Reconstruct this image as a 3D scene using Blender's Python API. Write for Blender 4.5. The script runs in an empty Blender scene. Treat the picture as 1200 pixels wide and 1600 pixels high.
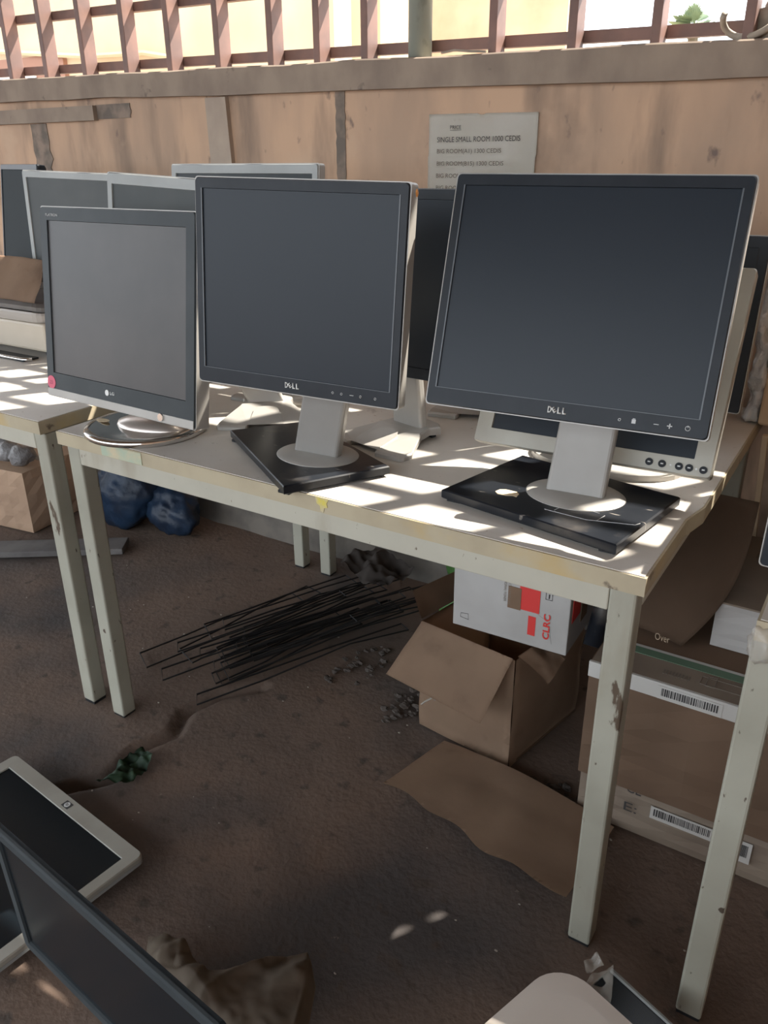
import bpy, bmesh, math, random
from mathutils import Vector, Matrix, noise
random.seed(7)
PI = math.pi
D2R = math.radians
sc = bpy.context.scene
C = sc.collection

# ------------------------------------------------------------------ camera
yaw, pitch, roll = -0.5684, 0.414, -0.0069
cyw, syw, cp, sp = math.cos(yaw), math.sin(yaw), math.cos(pitch), math.sin(pitch)
fw = Vector((syw*cp, cyw*cp, -sp)); rt = Vector((cyw, -syw, 0)); up = rt.cross(fw)
cr, sr = math.cos(roll), math.sin(roll)
r2 = cr*rt + sr*up; u2 = -sr*rt + cr*up
cam = bpy.data.cameras.new('camera'); camo = bpy.data.objects.new('camera', cam); C.objects.link(camo)
m = Matrix.Identity(4)
for i in range(3):
    m[i][0] = r2[i]; m[i][1] = u2[i]; m[i][2] = -fw[i]
m[0][3], m[1][3], m[2][3] = 1.489, -1.0149, 1.2805
camo.matrix_world = m
cam.sensor_fit = 'VERTICAL'; cam.sensor_height = 32.0; cam.lens = 1250.85/1600*32
cam.clip_start = 0.02
sc.camera = camo

# ------------------------------------------------------------------ world, sun, exposure
w = bpy.data.worlds.new('world'); sc.world = w; w.use_nodes = True
bg = w.node_tree.nodes['Background']
bg.inputs['Color'].default_value = (0.86, 0.93, 1.0, 1); bg.inputs['Strength'].default_value = 2.6
sun = bpy.data.lights.new('sun', 'SUN'); suno = bpy.data.objects.new('sun', sun); C.objects.link(suno)
sun.energy = 11.0; sun.color = (1.0, 0.93, 0.82); sun.angle = D2R(0.6)
AZ, EL = D2R(57.5), D2R(49.5)
sd = Vector((math.cos(AZ)*math.cos(EL), math.sin(AZ)*math.cos(EL), math.sin(EL)))
suno.rotation_euler = sd.to_track_quat('Z', 'Y').to_euler()
sc.view_settings.view_transform = 'Standard'; sc.view_settings.look = 'None'
sc.view_settings.gamma = 1; sc.view_settings.use_curve_mapping = False
sc.view_settings.exposure = 0.58

# ------------------------------------------------------------------ materials
def mat(name, col, rough=0.6, metal=0.0, col2=None, scale=8.0, lo=0.4, hi=0.65, bump=0.0, bscale=60.0,
        spec=0.5, stretch=None, detail=6, alpha=1.0, coat=0.0, bdist=0.002):
    M = bpy.data.materials.new(name); M.use_nodes = True
    nt = M.node_tree; p = nt.nodes['Principled BSDF']
    p.inputs['Base Color'].default_value = (*col, 1); p.inputs['Roughness'].default_value = rough
    p.inputs['Metallic'].default_value = metal; p.inputs['Specular IOR Level'].default_value = spec
    p.inputs['Alpha'].default_value = alpha
    if coat: p.inputs['Coat Weight'].default_value = coat
    tc = nt.nodes.new('ShaderNodeTexCoord'); src = tc.outputs['Object']
    if stretch:
        mp = nt.nodes.new('ShaderNodeMapping'); mp.inputs['Scale'].default_value = stretch
        nt.links.new(src, mp.inputs['Vector']); src = mp.outputs['Vector']
    if col2 is not None:
        n = nt.nodes.new('ShaderNodeTexNoise'); n.inputs['Scale'].default_value = scale; n.inputs['Detail'].default_value = detail
        nt.links.new(src, n.inputs['Vector'])
        r = nt.nodes.new('ShaderNodeValToRGB')
        r.color_ramp.elements[0].position = lo; r.color_ramp.elements[1].position = hi
        r.color_ramp.elements[0].color = (*col, 1); r.color_ramp.elements[1].color = (*col2, 1)
        nt.links.new(n.outputs['Fac'], r.inputs['Fac']); nt.links.new(r.outputs['Color'], p.inputs['Base Color'])
        M['mix'] = r.name
    if bump:
        n2 = nt.nodes.new('ShaderNodeTexNoise'); n2.inputs['Scale'].default_value = bscale; n2.inputs['Detail'].default_value = 5
        nt.links.new(tc.outputs['Object'], n2.inputs['Vector'])
        b = nt.nodes.new('ShaderNodeBump'); b.inputs['Strength'].default_value = bump; b.inputs['Distance'].default_value = bdist
        nt.links.new(n2.outputs['Fac'], b.inputs['Height']); nt.links.new(b.outputs['Normal'], p.inputs['Normal'])
    return M

def overlay(M, col, scale, lo, hi, stretch=None, detail=8):
    """second layer of dirt / wear mixed over whatever feeds the base colour"""
    nt = M.node_tree; p = nt.nodes['Principled BSDF']
    tc = nt.nodes.new('ShaderNodeTexCoord'); src = tc.outputs['Object']
    if stretch:
        mp = nt.nodes.new('ShaderNodeMapping'); mp.inputs['Scale'].default_value = stretch
        nt.links.new(src, mp.inputs['Vector']); src = mp.outputs['Vector']
    n = nt.nodes.new('ShaderNodeTexNoise'); n.inputs['Scale'].default_value = scale; n.inputs['Detail'].default_value = detail
    nt.links.new(src, n.inputs['Vector'])
    r = nt.nodes.new('ShaderNodeMapRange'); r.inputs['From Min'].default_value = lo; r.inputs['From Max'].default_value = hi
    nt.links.new(n.outputs['Fac'], r.inputs['Value'])
    mx = nt.nodes.new('ShaderNodeMix'); mx.data_type = 'RGBA'
    nt.links.new(r.outputs['Result'], mx.inputs[0])
    if p.inputs['Base Color'].is_linked:
        nt.links.new(p.inputs['Base Color'].links[0].from_socket, mx.inputs[6])
    else:
        mx.inputs[6].default_value = p.inputs['Base Color'].default_value
    mx.inputs[7].default_value = (*col, 1)
    nt.links.new(mx.outputs[2], p.inputs['Base Color'])
    return M

M_floor = mat('packed_soil', (0.125, 0.094, 0.077), 0.95, col2=(0.175, 0.122, 0.094), scale=2.2, lo=0.35, hi=0.7, bump=0.6, bscale=70, spec=0.15, bdist=0.004)
overlay(M_floor, (0.080, 0.071, 0.068), 1.6, 0.48, 0.66)
overlay(M_floor, (0.085, 0.068, 0.058), 22, 0.60, 0.70)
overlay(M_floor, (0.26, 0.22, 0.18), 60, 0.72, 0.80)
M_wall = mat('stained_plaster', (0.58, 0.395, 0.275), 0.92, col2=(0.45, 0.32, 0.235), scale=2.5, lo=0.4, hi=0.68, bump=0.35, bscale=45, spec=0.1, stretch=(3, 1, 1))
overlay(M_wall, (0.27, 0.20, 0.155), 3.2, 0.50, 0.74, stretch=(3.5, 1, 0.7))
overlay(M_wall, (0.22, 0.165, 0.13), 2.2, 0.60, 0.75)
overlay(M_wall, (0.60, 0.44, 0.32), 5, 0.60, 0.8)
overlay(M_wall, (0.20, 0.15, 0.13), 26, 0.66, 0.76, stretch=(1, 1, 0.6))
M_wallgrey = mat('grey_cement', (0.46, 0.38, 0.31), 0.92, col2=(0.38, 0.31, 0.255), scale=9, bump=0.4, bscale=60, spec=0.1)
overlay(M_wallgrey, (0.12, 0.10, 0.09), 14, 0.66, 0.76)
M_stain = mat('dark_cement_patch', (0.17, 0.145, 0.125), 0.95, col2=(0.30, 0.235, 0.19), scale=20, spec=0.1)
M_ledge = mat('grimy_ledge_plaster', (0.34, 0.275, 0.22), 0.93, col2=(0.25, 0.20, 0.165), scale=6, bump=0.5, bscale=50, spec=0.1, stretch=(1.5, 1, 1))
overlay(M_ledge, (0.12, 0.095, 0.085), 13, 0.66, 0.74)
M_bar = mat('brown_painted_steel', (0.235, 0.135, 0.11), 0.55, col2=(0.17, 0.105, 0.09), scale=12, spec=0.4)
M_pipe = mat('weathered_grey_pipe', (0.27, 0.29, 0.25), 0.7, col2=(0.12, 0.13, 0.11), scale=22, lo=0.5, hi=0.68, stretch=(1, 1, 0.5))
M_cream = mat('cream_render', (0.66, 0.53, 0.36), 0.95, col2=(0.58, 0.45, 0.29), scale=1.2, bump=0.2, spec=0.1)
M_yellow = mat('ochre_render', (0.68, 0.42, 0.17), 0.95, col2=(0.62, 0.38, 0.15), scale=1.5, spec=0.1)
M_pink = mat('peach_render', (0.60, 0.43, 0.29), 0.95, col2=(0.52, 0.34, 0.22), scale=2.2, spec=0.1)
M_ground = mat('pale_yard_sand', (0.55, 0.45, 0.33), 0.95, col2=(0.42, 0.34, 0.25), scale=2, spec=0.1)
M_roof = mat('roof_underside', (0.22, 0.18, 0.15), 0.9, col2=(0.16, 0.13, 0.11), scale=5)
M_lam = mat('pale_laminate', (0.60, 0.565, 0.52), 0.42, col2=(0.52, 0.48, 0.43), scale=5, lo=0.4, hi=0.7, bump=0.05, spec=0.35)
overlay(M_lam, (0.26, 0.23, 0.20), 18, 0.68, 0.76)
overlay(M_lam, (0.36, 0.29, 0.22), 90, 0.68, 0.76)
M_edge = mat('worn_edge_band', (0.43, 0.37, 0.26), 0.6, col2=(0.36, 0.305, 0.215), scale=9, bump=0.15, spec=0.3)
overlay(M_edge, (0.13, 0.10, 0.075), 24, 0.66, 0.72)
overlay(M_edge, (0.46, 0.33, 0.14), 5, 0.60, 0.74)
M_frame = mat('cream_painted_metal', (0.44, 0.42, 0.35), 0.45, col2=(0.39, 0.37, 0.31), scale=6, spec=0.4)
overlay(M_frame, (0.27, 0.225, 0.16), 10, 0.56, 0.80, stretch=(1, 1, 0.35))
overlay(M_frame, (0.11, 0.08, 0.055), 75, 0.67, 0.71, stretch=(1, 1, 0.45))
overlay(M_frame, (0.12, 0.085, 0.06), 24, 0.70, 0.72, stretch=(1, 1, 0.35))
M_blk = mat('black_plastic', (0.013, 0.017, 0.023), 0.42, col2=(0.018, 0.022, 0.029), scale=20, bump=0.06, bscale=900, spec=0.28)
M_blkbase = mat('scratched_black_plastic', (0.008, 0.010, 0.014), 0.30, col2=(0.018, 0.02, 0.025), scale=9, lo=0.5, hi=0.75, spec=0.32)
overlay(M_blkbase, (0.30, 0.27, 0.24), 26, 0.68, 0.76, stretch=(1, 4.5, 1))
overlay(M_blkbase, (0.22, 0.19, 0.16), 5, 0.62, 0.85)
M_screen = mat('matte_lcd_glass', (0.014, 0.020, 0.029), 0.36, col2=(0.017, 0.023, 0.032), scale=3, spec=0.28)
M_screenlg = mat('dusty_lcd_glass', (0.055, 0.052, 0.052), 0.40, col2=(0.075, 0.068, 0.066), scale=4, spec=0.4)
M_gloss = mat('glossy_lcd_glass', (0.006, 0.009, 0.012), 0.22, spec=0.30)
M_dgrey = mat('dark_grey_plastic', (0.032, 0.039, 0.043), 0.5, col2=(0.042, 0.049, 0.053), scale=10, spec=0.28)
M_dusty = mat('dusty_grey_lcd', (0.055, 0.062, 0.064), 0.5, col2=(0.07, 0.076, 0.077), scale=6, spec=0.3)
M_neck = mat('shaded_silver_plastic', (0.28, 0.27, 0.255), 0.45, metal=0.2, col2=(0.25, 0.24, 0.225), scale=9)  # stand silver with the shade on the necks put into its colour
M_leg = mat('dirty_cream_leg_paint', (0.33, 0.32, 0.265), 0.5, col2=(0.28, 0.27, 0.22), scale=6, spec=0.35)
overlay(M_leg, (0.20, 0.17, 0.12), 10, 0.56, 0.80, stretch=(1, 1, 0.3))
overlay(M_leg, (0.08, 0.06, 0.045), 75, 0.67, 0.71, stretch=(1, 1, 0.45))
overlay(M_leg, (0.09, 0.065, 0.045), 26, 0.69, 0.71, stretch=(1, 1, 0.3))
M_dull = mat('dull_dark_lcd', (0.035, 0.042, 0.046), 0.7, spec=0.05)
M_slot = mat('screen_gap_black', (0.006, 0.007, 0.009), 0.6)
M_rim = mat('thin_grey_bezel_lip', (0.11, 0.125, 0.14), 0.4)
M_silver = mat('silver_painted_plastic', (0.40, 0.385, 0.36), 0.42, metal=0.25, col2=(0.36, 0.345, 0.32), scale=9, spec=0.5)
M_silverd = mat('dull_silver_bezel', (0.30, 0.31, 0.305), 0.5, metal=0.2, col2=(0.26, 0.27, 0.265), scale=8)
M_silverw = mat('warm_silver_bezel', (0.36, 0.35, 0.31), 0.42, metal=0.3, col2=(0.30, 0.285, 0.25), scale=9)
M_chrome = mat('chrome', (0.75, 0.74, 0.72), 0.10, metal=1.0)
M_satin = mat('satin_rose_metal', (0.62, 0.55, 0.50), 0.3, metal=0.8)
M_icon = mat('pale_print', (0.55, 0.56, 0.56), 0.5)
M_logo = mat('silver_print', (0.62, 0.62, 0.60), 0.35, metal=0.3)
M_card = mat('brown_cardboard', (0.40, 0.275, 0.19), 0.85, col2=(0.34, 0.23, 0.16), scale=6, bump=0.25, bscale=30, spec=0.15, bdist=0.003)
overlay(M_card, (0.22, 0.145, 0.10), 7, 0.62, 0.80)
M_cardshade = mat('shaded_cardboard', (0.145, 0.095, 0.065), 0.88, col2=(0.115, 0.076, 0.052), scale=5, bump=0.25, bscale=30, spec=0.1)  # cardboard darkened in colour to stand in for shade under the tables
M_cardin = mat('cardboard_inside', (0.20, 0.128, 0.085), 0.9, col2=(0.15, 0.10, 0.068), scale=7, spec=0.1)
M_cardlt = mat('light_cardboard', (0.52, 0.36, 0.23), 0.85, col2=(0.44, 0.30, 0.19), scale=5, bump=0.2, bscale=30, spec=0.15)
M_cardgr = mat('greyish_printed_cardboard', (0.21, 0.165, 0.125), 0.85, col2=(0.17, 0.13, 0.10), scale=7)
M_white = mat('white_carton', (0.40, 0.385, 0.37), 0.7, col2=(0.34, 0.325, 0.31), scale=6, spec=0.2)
M_paper = mat('aged_white_paper', (0.84, 0.82, 0.76), 0.85, col2=(0.78, 0.75, 0.67), scale=6, spec=0.1)
overlay(M_paper, (0.50, 0.40, 0.28), 14, 0.66, 0.82)
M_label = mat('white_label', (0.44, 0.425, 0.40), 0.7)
M_ink = mat('black_ink', (0.035, 0.033, 0.033), 0.7)
M_inkf = mat('faded_ink', (0.15, 0.125, 0.10), 0.8)
M_red = mat('red_print', (0.55, 0.035, 0.03), 0.6)
M_greenp = mat('green_print', (0.09, 0.15, 0.10), 0.7)
M_green = mat('green_plastic_bag', (0.06, 0.17, 0.03), 0.5, col2=(0.03, 0.08, 0.02), scale=8)
M_blue = mat('blue_plastic_bag', (0.010, 0.024, 0.050), 0.45, spec=0.3, col2=(0.008, 0.014, 0.028), scale=9, bump=0.5, bscale=25, bdist=0.01)
M_wire = mat('dark_steel_wire', (0.012, 0.012, 0.013), 0.6, metal=0.3)
M_bubble = mat('bubble_wrap', (0.62, 0.60, 0.57), 0.25, bump=1.0, bscale=55, spec=0.6, bdist=0.01, alpha=0.82)
M_film = mat('clear_stretch_film', (0.62, 0.58, 0.52), 0.18, bump=1.0, bscale=18, spec=0.8, bdist=0.012, alpha=0.38)
M_bag = mat('crumpled_kraft_paper', (0.25, 0.20, 0.155), 0.75, col2=(0.20, 0.16, 0.122), scale=9, bump=0.3, bscale=30, spec=0.2)
M_stool = mat('off_white_plastic', (0.52, 0.47, 0.42), 0.45, col2=(0.47, 0.42, 0.375), scale=5)
M_pinkst = mat('pink_sticker', (0.62, 0.11, 0.17), 0.6)
M_tan = mat('torn_sticker', (0.62, 0.50, 0.33), 0.8)
M_beige = mat('beige_plastic', (0.48, 0.42, 0.34), 0.5, col2=(0.43, 0.375, 0.30), scale=6)
M_brngrey = mat('brown_grey_cushion', (0.13, 0.115, 0.105), 0.7, col2=(0.10, 0.09, 0.08), scale=12)
M_leaf = mat('green_scrap', (0.04, 0.085, 0.045), 0.6, col2=(0.02, 0.04, 0.025), scale=30)
M_palm = mat('palm_leaf', (0.16, 0.21, 0.12), 0.7)
M_trunk = mat('palm_trunk', (0.16, 0.12, 0.08), 0.9)
M_stone = mat('rubble_stone', (0.10, 0.084, 0.074), 0.95, spec=0.1, col2=(0.06, 0.052, 0.047), scale=20)
M_bit = mat('pale_litter', (0.30, 0.27, 0.23), 0.8)
M_rope = mat('old_hose', (0.36, 0.31, 0.25), 0.8, col2=(0.27, 0.23, 0.19), scale=20)
M_door = mat('brown_door_paint', (0.30, 0.15, 0.10), 0.7)
M_dirtw = mat('grimy_board', (0.13, 0.12, 0.115), 0.85, col2=(0.09, 0.082, 0.08), scale=12)

# ------------------------------------------------------------------ helpers
def link(name, bm, material, parent=None, mtx=None, smooth=False):
    bmesh.ops.recalc_face_normals(bm, faces=bm.faces)
    me = bpy.data.meshes.new(name); bm.to_mesh(me); bm.free()
    if smooth:
        for p in me.polygons: p.use_smooth = True
    mats = material if isinstance(material, (list, tuple)) else [material]
    for mm in mats: me.materials.append(mm)
    o = bpy.data.objects.new(name, me); C.objects.link(o)
    if parent: o.parent = parent
    if mtx is not None: o.matrix_local = mtx
    return o

def tag(o, label=None, cat=None, group=None, kind=None):
    if label: o['label'] = label
    if cat: o['category'] = cat
    if group: o['group'] = group
    if kind: o['kind'] = kind
    return o

def thing(name, label, cat, loc=(0, 0, 0), rz=0, group=None):
    o = bpy.data.objects.new(name, None); C.objects.link(o)
    o.empty_display_size = 0.05
    o.location = loc; o.rotation_euler = (0, 0, rz)
    return tag(o, label, cat, group)

def box(bm, x0, x1, y0, y1, z0, z1, bev=0.0, mtx=None, mi=0):
    r = bmesh.ops.create_cube(bm, size=1)
    vs = r['verts']
    for v in vs:
        v.co = Vector((x0+(v.co.x+.5)*(x1-x0), y0+(v.co.y+.5)*(y1-y0), z0+(v.co.z+.5)*(z1-z0)))
    if bev:
        es = list({e for v in vs for e in v.link_edges})
        rr = bmesh.ops.bevel(bm, geom=es, offset=bev, segments=2, affect='EDGES', profile=0.5)
        vs = list({v for f in rr['faces'] for v in f.verts} | {v for v in vs if v.is_valid})
    if mtx is not None:
        for v in vs: v.co = mtx @ v.co
    if mi:
        for f in {f for v in vs for f in v.link_faces}: f.material_index = mi
    return vs

def bxo(name, x0, x1, y0, y1, z0, z1, material, parent=None, bev=0.0, mtx=None):
    bm = bmesh.new(); box(bm, x0, x1, y0, y1, z0, z1, bev); return link(name, bm, material, parent, mtx)

def tube(bm, pts, r, seg=8, closed=False):
    pts = [Vector(p) for p in pts]; n = len(pts); rings = []
    for i, p in enumerate(pts):
        a = pts[(i-1) % n] if (closed or i > 0) else p
        b = pts[(i+1) % n] if (closed or i < n-1) else p
        t = (b-a).normalized()
        ref = Vector((0, 0, 1)) if abs(t.z) < 0.9 else Vector((1, 0, 0))
        u = t.cross(ref).normalized(); v = t.cross(u)
        rr = r[i] if isinstance(r, (list, tuple)) else r
        rings.append([bm.verts.new(p + rr*(math.cos(2*PI*k/seg)*u + math.sin(2*PI*k/seg)*v)) for k in range(seg)])
    m_ = n if closed else n-1
    for i in range(m_):
        A, B = rings[i], rings[(i+1) % n]
        for k in range(seg):
            bm.faces.new((A[k], A[(k+1) % seg], B[(k+1) % seg], B[k]))
    if not closed:
        bm.faces.new(rings[0]); bm.faces.new(list(reversed(rings[-1])))

def rrect(w_, h_, r, n=4, cx=0, cz=0):
    out = []
    for (sx, sz, a0) in ((1, 1, 0), (-1, 1, 90), (-1, -1, 180), (1, -1, 270)):
        for k in range(n+1):
            a = D2R(a0+90*k/n)
            out.append((cx+sx*(w_/2-r)+r*math.cos(a), cz+sz*(h_/2-r)+r*math.sin(a)))
    return out

def loft(bm, loops, cap0=True, cap1=True):
    rings = [[bm.verts.new(p) for p in lp] for lp in loops]
    n = len(rings[0])
    for A, B in zip(rings, rings[1:]):
        for k in range(n):
            bm.faces.new((A[k], A[(k+1) % n], B[(k+1) % n], B[k]))
    if cap0: bm.faces.new(rings[0])
    if cap1: bm.faces.new(list(reversed(rings[-1])))
    return rings

def prism_z(bm, outline, z0, z1, bev=0.0):
    rings = loft(bm, [[(x, y, z0) for x, y in outline], [(x, y, z1) for x, y in outline]])
    if bev:
        es = [e for v in rings[1] for e in v.link_edges if e.other_vert(v) in rings[1]]
        bmesh.ops.bevel(bm, geom=list(set(es)), offset=bev, segments=2, affect='EDGES')

def lathe(bm, prof, seg=48, sx=1, sy=1):
    rings = []
    for r, z in prof:
        if r < 1e-6: rings.append([bm.verts.new((0, 0, z))])
        else: rings.append([bm.verts.new((sx*r*math.cos(2*PI*k/seg), sy*r*math.sin(2*PI*k/seg), z)) for k in range(seg)])
    for A, B in zip(rings, rings[1:]):
        for k in range(seg):
            a = [A[k % len(A)], A[(k+1) % seg % len(A)]] if len(A) > 1 else [A[0]]
            b = [B[(k+1) % seg % len(B)], B[k % len(B)]] if len(B) > 1 else [B[0]]
            f = a+b
            if len(set(f)) >= 3: bm.faces.new(f)

def sheet(bm, nx, ny, fn, thick=0.0):
    g = [[bm.verts.new(fn(i/(nx-1), j/(ny-1))) for i in range(nx)] for j in range(ny)]
    fs = []
    for j in range(ny-1):
        for i in range(nx-1):
            fs.append(bm.faces.new((g[j][i], g[j][i+1], g[j+1][i+1], g[j+1][i])))
    if thick: bmesh.ops.solidify(bm, geom=fs, thickness=thick)

def quad_sheet(name, c, thick, material, parent=None, n=24, amp=0.01, freq=6, wob=0.0, smooth=True, lift=None):
    """crumpled sheet between four corners c (p00,p10,p11,p01)"""
    p = [Vector(q) for q in c]; bm = bmesh.new(); nrm = (p[1]-p[0]).cross(p[3]-p[0]).normalized()
    sd_ = random.random()*50
    def fn(u, v):
        q = p[0]*(1-u)*(1-v)+p[1]*u*(1-v)+p[2]*u*v+p[3]*(1-u)*v
        d = noise.noise(q*freq+Vector((sd_, 0, 0)))*amp + noise.noise(q*freq*2.7+Vector((0, sd_, 0)))*amp*.4
        if wob:
            e = Vector((noise.noise(q*9+Vector((sd_, 5, 0))), noise.noise(q*9+Vector((5, sd_, 0))), 0))*wob
            q = q+e
        if lift: q = q+Vector((0, 0, lift(u, v)))
        return q+nrm*d
    sheet(bm, n, n, fn, thick)
    return link(name, bm, material, parent, smooth=smooth)

def blob(bm, c, r, amp=0.15, freq=8, sub=3, seed=0):
    rr = bmesh.ops.create_icosphere(bm, subdivisions=sub, radius=1)
    for v in rr['verts']:
        d = v.co.normalized()
        k = 1+noise.noise(d*freq*.25+Vector((seed, seed*2, 0)))*amp*2+noise.noise(d*freq+Vector((seed, 0, 0)))*amp
        v.co = Vector((c[0]+d.x*r[0]*k, c[1]+d.y*r[1]*k, c[2]+d.z*r[2]*k))

def lettering(name, txt, width, height, depth, material, parent, mtx, bold=0.0):
    """text as mesh in local XZ, facing -Y, origin at its lower left"""
    cu = bpy.data.curves.new(name, 'FONT'); cu.body = txt; cu.size = 1; cu.extrude = 0.0; cu.offset = bold
    cu.resolution_u = 3
    to = bpy.data.objects.new('tmp', cu); C.objects.link(to)
    bpy.context.view_layer.update()
    dg = bpy.context.evaluated_depsgraph_get()
    me = bpy.data.meshes.new_from_object(to.evaluated_get(dg)); bpy.data.objects.remove(to); bpy.data.curves.remove(cu)
    xs = [v.co.x for v in me.vertices]; ys = [v.co.y for v in me.vertices]
    x0, x1, y0, y1 = min(xs), max(xs), min(ys), max(ys)
    for v in me.vertices:
        v.co = Vector(((v.co.x-x0)/(x1-x0)*width, 0, (v.co.y-y0)/(y1-y0)*height))
    bm = bmesh.new(); bm.from_mesh(me); bpy.data.meshes.remove(me)
    if depth: 
        r = bmesh.ops.extrude_face_region(bm, geom=list(bm.faces))
        for v in r['geom']:
            if isinstance(v, bmesh.types.BMVert): v.co.y -= depth
    return link(name, bm, material, parent, mtx)

def T(x, y, z): return Matrix.Translation((x, y, z))
def RX(a): return Matrix.Rotation(D2R(a), 4, 'X')
def RY(a): return Matrix.Rotation(D2R(a), 4, 'Y')
def RZ(a): return Matrix.Rotation(D2R(a), 4, 'Z')

def structure(o): o['kind'] = 'structure'; return o

# ================================================================== SETTING
# floor: packed soil with a narrow crack
bm = bmesh.new()
crack = [(0.10, -0.26), (0.19, -0.15), (0.165, -0.05), (0.20, 0.04), (0.16, 0.12), (0.19, 0.22), (0.26, 0.30)]
def dcrack(x, y):
    best = 9
    for (ax, ay), (bx, by) in zip(crack, crack[1:]):
        dx, dy = bx-ax, by-ay; t = max(0, min(1, ((x-ax)*dx+(y-ay)*dy)/(dx*dx+dy*dy)))
        best = min(best, math.hypot(x-ax-t*dx, y-ay-t*dy))
    return best
NX, NY = 420, 270
X0, X1, Y0, Y1 = -2.4, 2.4, -2.0, 1.06
def ff(u, v):
    x = X0+(X1-X0)*u; y = Y0+(Y1-Y0)*v
    z = 0.004*noise.noise(Vector((x*3, y*3, 0)))+0.002*noise.noise(Vector((x*11, y*11, 3)))-0.006
    d = dcrack(x, y)
    if d < 0.022: z -= 0.026*(1-d/0.022)
    return Vector((x, y, z))
sheet(bm, NX, NY, ff)
fl = structure(link('floor', bm, M_floor, smooth=True))
bm = bmesh.new(); box(bm, -30, 30, -30, 1.0, -0.3, -0.04); structure(link('ground', bm, M_floor))
bm = bmesh.new(); box(bm, -40, 40, 1.25, 60, -0.3, -0.02); structure(link('yard', bm, M_ground))
bm = bmesh.new(); box(bm, -4.5, 4.5, -3.2, 1.12, 2.62, 2.70); structure(link('ceiling', bm, M_roof))

TL = -0.019   # the wall top drops slightly to the right
def wz(x): return 1.53 + TL*x
bm = bmesh.new(); box(bm, -4.5, 3.5, 1.05, 1.24, -0.1, 1.50)
wall = structure(link('wall_back', bm, M_wall))
# ledge beam along the wall top
bm = bmesh.new()
n = 90
prof = []
loops = []
for i in range(n+1):
    x = -4.5+8.0*i/n
    a = 0.004*noise.noise(Vector((x*4, 0, 0))); b = 0.004*noise.noise(Vector((x*4, 7, 0)))
    zt = wz(x)+a; zb = wz(x)-0.072+b+0.005*noise.noise(Vector((x*1.5, 3, 0)))
    loops.append([(x, 1.022+b*.6, zb), (x, 1.018+a*.6, zt-0.004), (x, 1.024, zt), (x, 1.26, zt+0.001), (x, 1.26, zb)])
loft(bm, loops)
structure(link('trim_1', bm, M_ledge))
bm = bmesh.new(); box(bm, -2.6, -0.985, 1.03, 1.06, 1.412, 1.458); structure(link('trim_2', bm, M_ledge, mtx=None))
bm = bmesh.new(); prism = [(-0.467, 1.46), (-0.383, 1.46), (-0.366, 1.05), (-0.46, 1.05)]
loft(bm, [[(x, 1.034, z) for x, z in prism], [(x, 1.06, z) for x, z in prism]])
structure(link('trim_3', bm, M_wallgrey))
# cement repairs in the plaster
def patch(name, outline, y, material):
    bm_ = bmesh.new(); loft(bm_, [[(x, y, z) for x, z in outline], [(x, 1.055, z) for x, z in outline]])
    return structure(link(name, bm_, material))
def wobline(x0, x1, z0, z1, a, n=14, s=0):
    L = [(x0+a*noise.noise(Vector((s, k*.9, 1))), z1+(z0-z1)*k/n) for k in range(n+1)]
    R_ = [(x1+a*noise.noise(Vector((s+9, k*.9, 1))), z1+(z0-z1)*k/n) for k in range(n+1)]
    return L+list(reversed(R_))
patch('trim_4', wobline(0.018, 0.05, 1.23, 1.458, .006), 1.0475, M_stain)
patch('trim_5', wobline(-1.36, -1.27, 1.0, 1.41, .03, s=4), 1.0475, M_stain)
patch('trim_6', wobline(-0.99, -0.82, 1.416, 1.46, .012, n=6, s=6), 1.0465, M_stain)
# low plinth under the wall
bm = bmesh.new()
def pf(u, v):
    x = -3+6*u
    return Vector((x, 1.055-0.03*v-0.02*v*noise.noise(Vector((x*5, 0, 2))), 0.16+0.03*noise.noise(Vector((x*4, 1, 0)))-v*0.19))
sheet(bm, 120, 4, pf); structure(link('baseboard_back', bm, mat('damp_footing', (0.17, 0.15, 0.13), 0.9, col2=(0.11, 0.10, 0.09), scale=9, spec=0.1)))

bm = bmesh.new(); box(bm, 2.5, 2.65, -3.2, 1.05, -0.1, 2.62); structure(link('wall_right_blocker', bm, M_wall))  # unseen wall, added to reduce the light reaching the right side
# window grille above the ledge
barx = [-2.23, -2.03, -1.83, -1.63, -1.432, -1.232, -1.028, -0.822, -0.622, -0.418, -0.212, -0.045, 0.115]
gr = thing('window_grille', 'brown steel bar grille standing on the wall ledge', 'grille', (0, 1.10, 1.52))
bars_x = barx+[0.495, 0.70, 0.895, 1.09, 1.30, 1.50, 1.70, 1.90, 2.10]
for bx_ in bars_x:
    z0 = wz(bx_)-1.52-0.002
    if bx_ > 0.3 and bx_ < 1.2: pass
    bxo('bar', bx_-0.011, bx_+0.011, -0.048, 0.005, z0, 1.10, M_bar, gr, bev=0.002)
def rail(z, x0, x1, y0=0.006, y1=0.03):
    bm_ = bmesh.new()
    loft(bm_, [[(x0, y0, z-1.52+TL*x0), (x0, y0, z-1.52+TL*x0+0.026), (x0, y1, z-1.52+TL*x0+0.026), (x0, y1, z-1.52+TL*x0)],
               [(x1, y0, z-1.52+TL*x1), (x1, y0, z-1.52+TL*x1+0.026), (x1, y1, z-1.52+TL*x1+0.026), (x1, y1, z-1.52+TL*x1)]])
    link('rail', bm_, M_bar, gr)
for k in range(7): rail(1.548+0.163*k, -2.3, 2.2)
bm = bmesh.new(); tube(bm, [(0.283, 1.064, 1.526), (0.283, 1.064, 2.615)], 0.031, 20)
tag(link('steel_post', bm, M_pipe, smooth=True), 'weathered grey round pipe post standing on the wall ledge', 'post')
bm = bmesh.new()
tube(bm, [(1.035+0.055*(1-math.cos(a)), 1.06+0.02*math.sin(a*2), 1.548-0.032*math.sin(a)) for a in [x*0.2 for x in range(-2, 14)]], 0.007, 8)
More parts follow.
